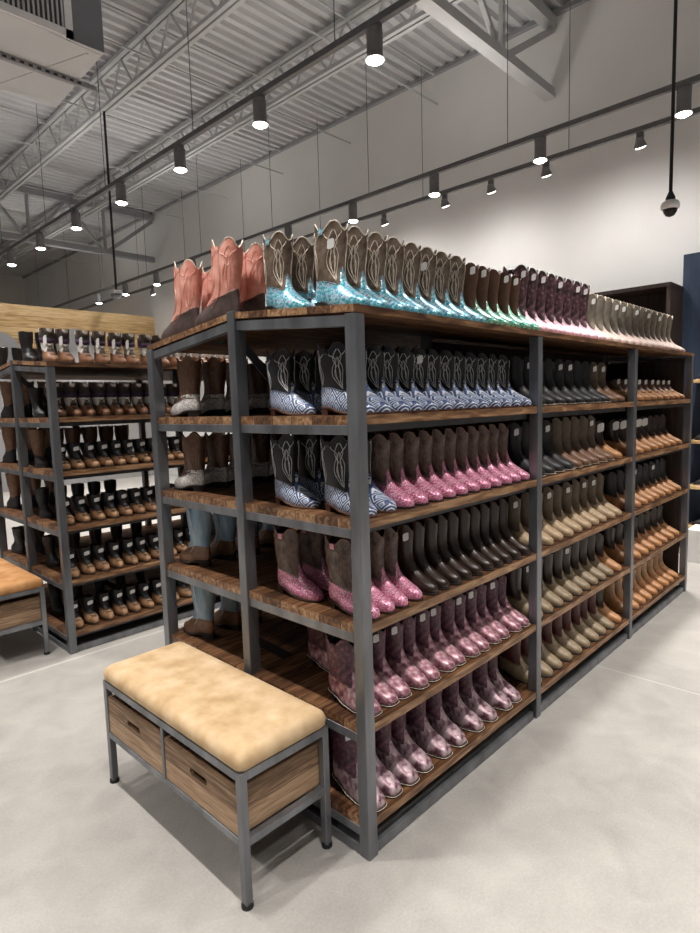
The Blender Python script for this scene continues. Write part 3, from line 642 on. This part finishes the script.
b1['label'] = 'storage bench with pale tan suede cushion and two wooden drawers, beside the main rack'
b1['group'] = 'storage benches'
bb = link_copy(b1); bb.location = (-.445, 2.668, 0)
bb['label'] = 'storage bench with orange brown cushion, beside the rear rack of work boots'
for ch in bb.children:
    if ch.name.startswith('cushion'):
        ch.data = ch.data.copy(); ch.data.materials[0] = MATS['suede_brown']

# ------------------------------------------------------------------ tracks and lamps
ZK = 3.92
def track(x, y0, y1, label):
    root = thing('light_track', label, 'light', (x, 0, ZK))
    MB().box(-.02, .02, y0, y1, -.03, .0).box(-.022, -.012, y0, y1, 0, .012).box(.012, .022, y0, y1, 0, .012).build('rail', 'track_grey', root)
    y = y0+.4
    while y < y1:
        MB().tube([(0, y, 0), (0, y, 1.48 if True else 0)], .004, 5).build('suspension_cable', 'cable', root); y += 1.77
    return root
track(1.7, -4.0, 14.5, 'long grey light track hung over the racks, nearest to the air duct')
track(4.0, -4.0, 15.0, 'long grey light track with big lamps hung over the far aisle')
track(4.58, -.8, 14.5, 'thin grey light track with small lamps, nearest the white wall')
def spot(loc, power, size, target=None, blend=.7, rad=.06, colr=(1, .955, .905)):
    ld = bpy.data.lights.new('lamp_light', 'SPOT'); ld.energy = power; ld.spot_size = size; ld.spot_blend = blend; ld.shadow_soft_size = rad; ld.color = colr
    o = bpy.data.objects.new('lamp_light', ld); C.objects.link(o); o.location = loc
    d = Vector(target)-Vector(loc) if target else Vector((0, 0, -1))
    o.rotation_euler = d.to_track_quat('-Z', 'Y').to_euler(); return o
BIG = None
def big_lamp(x, y, label, group):
    global BIG
    if BIG is None:
        t = thing('track_lamp', label, 'lamp', (x, y, ZK), 0, group)
        MB().box(-.018, .018, -.05, .05, -.055, -.03).build('mount', 'track_grey', t)
        MB().lathe([(.052, -.20), (.052, -.055), (.045, -.05)], n=20).lathe([(.048, -.2), (.06, -.225), (.066, -.235), (.06, -.232)], n=20).build('housing', 'lamp_grey', t)
        MB().lathe([(.003, -.252), (.035, -.248), (.054, -.236), (.05, -.225)], n=20).build('bulb', 'lamp_glow', t, True)
        BIG = t; return t
    t = link_copy(BIG); t.location = (x, y, ZK); t['label'] = label; return t
P_BIG, P_SMALL, P_OFF = 310, 50, 215
for i in range(-2, 12):
    y = 1.36+(i-2)*1.18
    if i >= 2 and i < 10: big_lamp(1.7, y, 'glowing grey track lamp, %s along the track nearest the duct' % ORD[i-2], 'big lamps on the near track')
    spot((1.7, y, ZK-.27), P_BIG, 1.6, blend=1)
for i in range(-2, 12):
    y = .20+(i-1)*1.18
    if i >= 1 and i < 11: big_lamp(4.0, y, 'glowing grey track lamp, %s along the track over the far aisle' % ORD[i-1], 'big lamps on the far track')
    spot((4.0, y, ZK-.27), P_BIG, 1.6, blend=1)
SM = None
ysm = [.709, 1.604, 2.23, 2.83, 3.75, 4.91, 6.1, 7.3, 8.5, 9.7]
for i, y in enumerate(ysm):
    lab = 'small lamp tilted to the white wall, %s along the thin track' % ORD[i]
    if SM is None:
        t = thing('wall_washer_lamp', lab, 'lamp', (4.58, y, ZK), 0, 'small lamps on the wall track')
        MB().box(-.012, .012, -.03, .03, -.10, -.03).build('mount', 'track_grey', t)
        R = Matrix.Rotation(.45, 3, 'Y').inverted()
        MB().lathe([(.03, .05), (.034, .03), (.05, -.01), (.054, -.03), (.05, -.031)], (0, 0, -.13), 18, R).build('housing', 'lamp_grey', t)
        MB().lathe([(.02, -.042), (.044, -.036), (.046, -.030)], (0, 0, -.13), 18, R).build('bulb', 'lamp_glow_small', t, True)
        SM = t
    else:
        t = link_copy(SM); t.location = (4.58, y, ZK); t['label'] = lab
for i in range(7):
    y = -.4+i*1.5
    spot((4.60, y, ZK-.2), P_SMALL, 2.7, (5.6, y, 2.3), 1.0)
# tracks of the same kind behind and beside the camera
for x in (-.6, -2.9):
    for i in range(7): spot((x, -4.2+i*1.6, ZK-.27), P_OFF*(1.5 if x < -2 else 1), 1.8, blend=1)
# unseen upward spots, added at track height to brighten the roof deck
for x in (-2.9, -.6, 1.7, 4.0):
    for y in (-2.5, 2.5, 7.5, 12.5): spot((x, y, ZK+.1), 40, 2.75, (x, y, 6), 1.0)
# lamps that wash the pine wall
for x in (.4, 1.5, 2.6, 3.7, 4.8): spot((x, 9.9, 4.3), 30, 1.6, (x, 11.7, 2.9))
for x in (-2.5, .5): spot((x, 14, 5.2), 200, 2.6)

# ------------------------------------------------------------------ cameras on poles
t = thing('security_camera', 'white dome security camera on a black pole hanging before the white wall', 'camera', (3, -.01, 2.72))
MB().tube([(0, 0, .08), (0, 0, 3.2)], .011, 8).lathe([(.03, .05), (.028, .075), (.012, .11)], n=14).build('pole', 'black_metal', t)
MB().lathe([(.045, .0), (.056, .008), (.056, .028), (.05, .045), (.03, .056)], n=20).build('housing', 'white_plastic', t, True)
MB().lathe([(.006, -.046), (.026, -.038), (.038, -.02), (.043, 0)], n=20).build('lens_dome', 'black_metal', t, True)
t = thing('security_camera', 'white box security camera on a black pole hanging behind the salmon boots', 'camera', (2.39, 6.62, 3.08))
MB().tube([(0, 0, .06), (0, 0, 2.33)], .016, 8).build('pole', 'black_metal', t)
MB().box(-.06, .06, -.05, .05, .28*0, .05).build('housing', 'white_plastic', t, bevel=.01)
MB().lathe([(.045, -.06), (.07, -.03), (.075, 0)], n=18).build('lens_dome', 'duct_side', t, True)

# ------------------------------------------------------------------ air duct
t = thing('air_duct', 'big white sheet metal air duct with a slatted grille under the roof', 'duct', (0, 4.0, 4.6))
m = MB(); x0, x1, d, h = -2.2, 1.186, 1.22, .78
m.hexa([(x0, 0, 0), (x1, 0, 0), (x1+.05, d, 0), (x0, d, 0), (x0, 0, h), (x1, 0, h), (x1, d, h), (x0, d, h)])
for a, b in (((.75, .02, -.003), (x1-.02, d*.04, -.003)), ((.70, d-.1, -.003), (x1-.1, .1, -.003))): m.bar(a, b, .02, .006)
m.build('duct_box', 'duct_white', t)
MB().box(.93, x1+.002, -.006, -.001, .002, h).build('end_plate', 'duct_side', t)
g = MB(); gx0, gx1, gz0, gz1 = -1.2, .925, .004, .72
g.box(gx0, gx1, -.02, -.001, gz0, gz0+.06).box(gx0, gx1, -.02, -.001, gz1-.06, gz1).box(gx1-.06, gx1, -.02, -.001, gz0, gz1).box(gx0, gx0+.06, -.02, -.001, gz0, gz1)
gf = g.build('grille_frame', 'white_plastic', t)
MB().box(gx0+.06, gx1-.06, -.004, -.001, gz0+.06, gz1-.06).build('grille_back', 'grille_dark', gf)
sl = MB(); x = gx0+.08
while x < gx1-.06: sl.box(x, x+.014, -.018, -.005, gz0+.06, gz1-.06); x += .037
sl.build('grille_slats', 'painted_steel', gf)
m = MB().box(-2.4, 1.36, .56, .60, -.05, -.005)
x = -1.2
while x < 1.25: m.box(x, x+.035, .558, .561, -.038, -.018, 1); x += .07
m.build('support_strut', ['truss_grey', 'black_metal'], t)

# ------------------------------------------------------------------ cabinet and blue partition by the far end
t = thing('wall_cabinet', 'dark wooden cabinet with open shelves beyond the far end of the main rack', 'cabinet', (4.8, .485, 0))
D, Wd, Hh = .40, 1.7, 2.53
MB().box(0, D, 0, .035, 0, Hh).build('side_panel', 'dark_wood', t)
MB().box(0, D, Wd-.035, Wd, 0, Hh).build('side_panel', 'dark_wood', t)
MB().box(-.01, D, -.005, Wd+.005, Hh, Hh+.035).build('top_panel', 'dark_wood', t)
MB().box(D-.02, D, .035, Wd-.035, 0, Hh).build('back_panel', 'dark_wood', t)
for z in (.1, .6, 1.1, 1.6, 2.1): MB().box(.01, D-.02, .035, Wd-.035, z, z+.03).build('shelf', 'dark_wood', t)
struct('wall_side', MB().box(5.2, 5.3, -4, .49, 0, 2.87), 'blue_panel')
for k, z in enumerate((1.66, 1.09, .656, .266)):
    o = MB().box(4.93, 5.199, -3.2, .34, z-.03, z).build('display_shelf', 'pine', None, bevel=.002)
    tag(o, 'light wooden display shelf on the blue partition, %s' % ('topmost', 'second from the top', 'second from the floor', 'nearest the floor')[k], 'shelf', 'display shelves on the blue partition')
    row('workblack' if k % 2 else 'black', [5.02], .30, z, 'dark boot at the end of the blue partition display shelf, %s shelf {} pair'.replace(' {} pair', '') % ('topmost', 'second', 'third', 'lowest')[k]+'', 'boots on the blue partition', face=1)
m = MB().box(4.6, 4.9, -.3, .24, 0, .30)
tag(m.build('carton', 'carton_white', None, bevel=.004), 'white carton on the floor in front of the blue partition', 'box')

# ------------------------------------------------------------------ world and view
w = bpy.data.worlds.new('world'); bpy.context.scene.world = w; w.use_nodes = True
bg = w.node_tree.nodes['Background']; bg.inputs[0].default_value = (1, .99, .98, 1); bg.inputs[1].default_value = .12
vs = bpy.context.scene.view_settings
vs.view_transform = 'Standard'; vs.look = 'None'; vs.gamma = 1; vs.use_curve_mapping = False; vs.exposure = 0
print('BOOTS', NB[0])
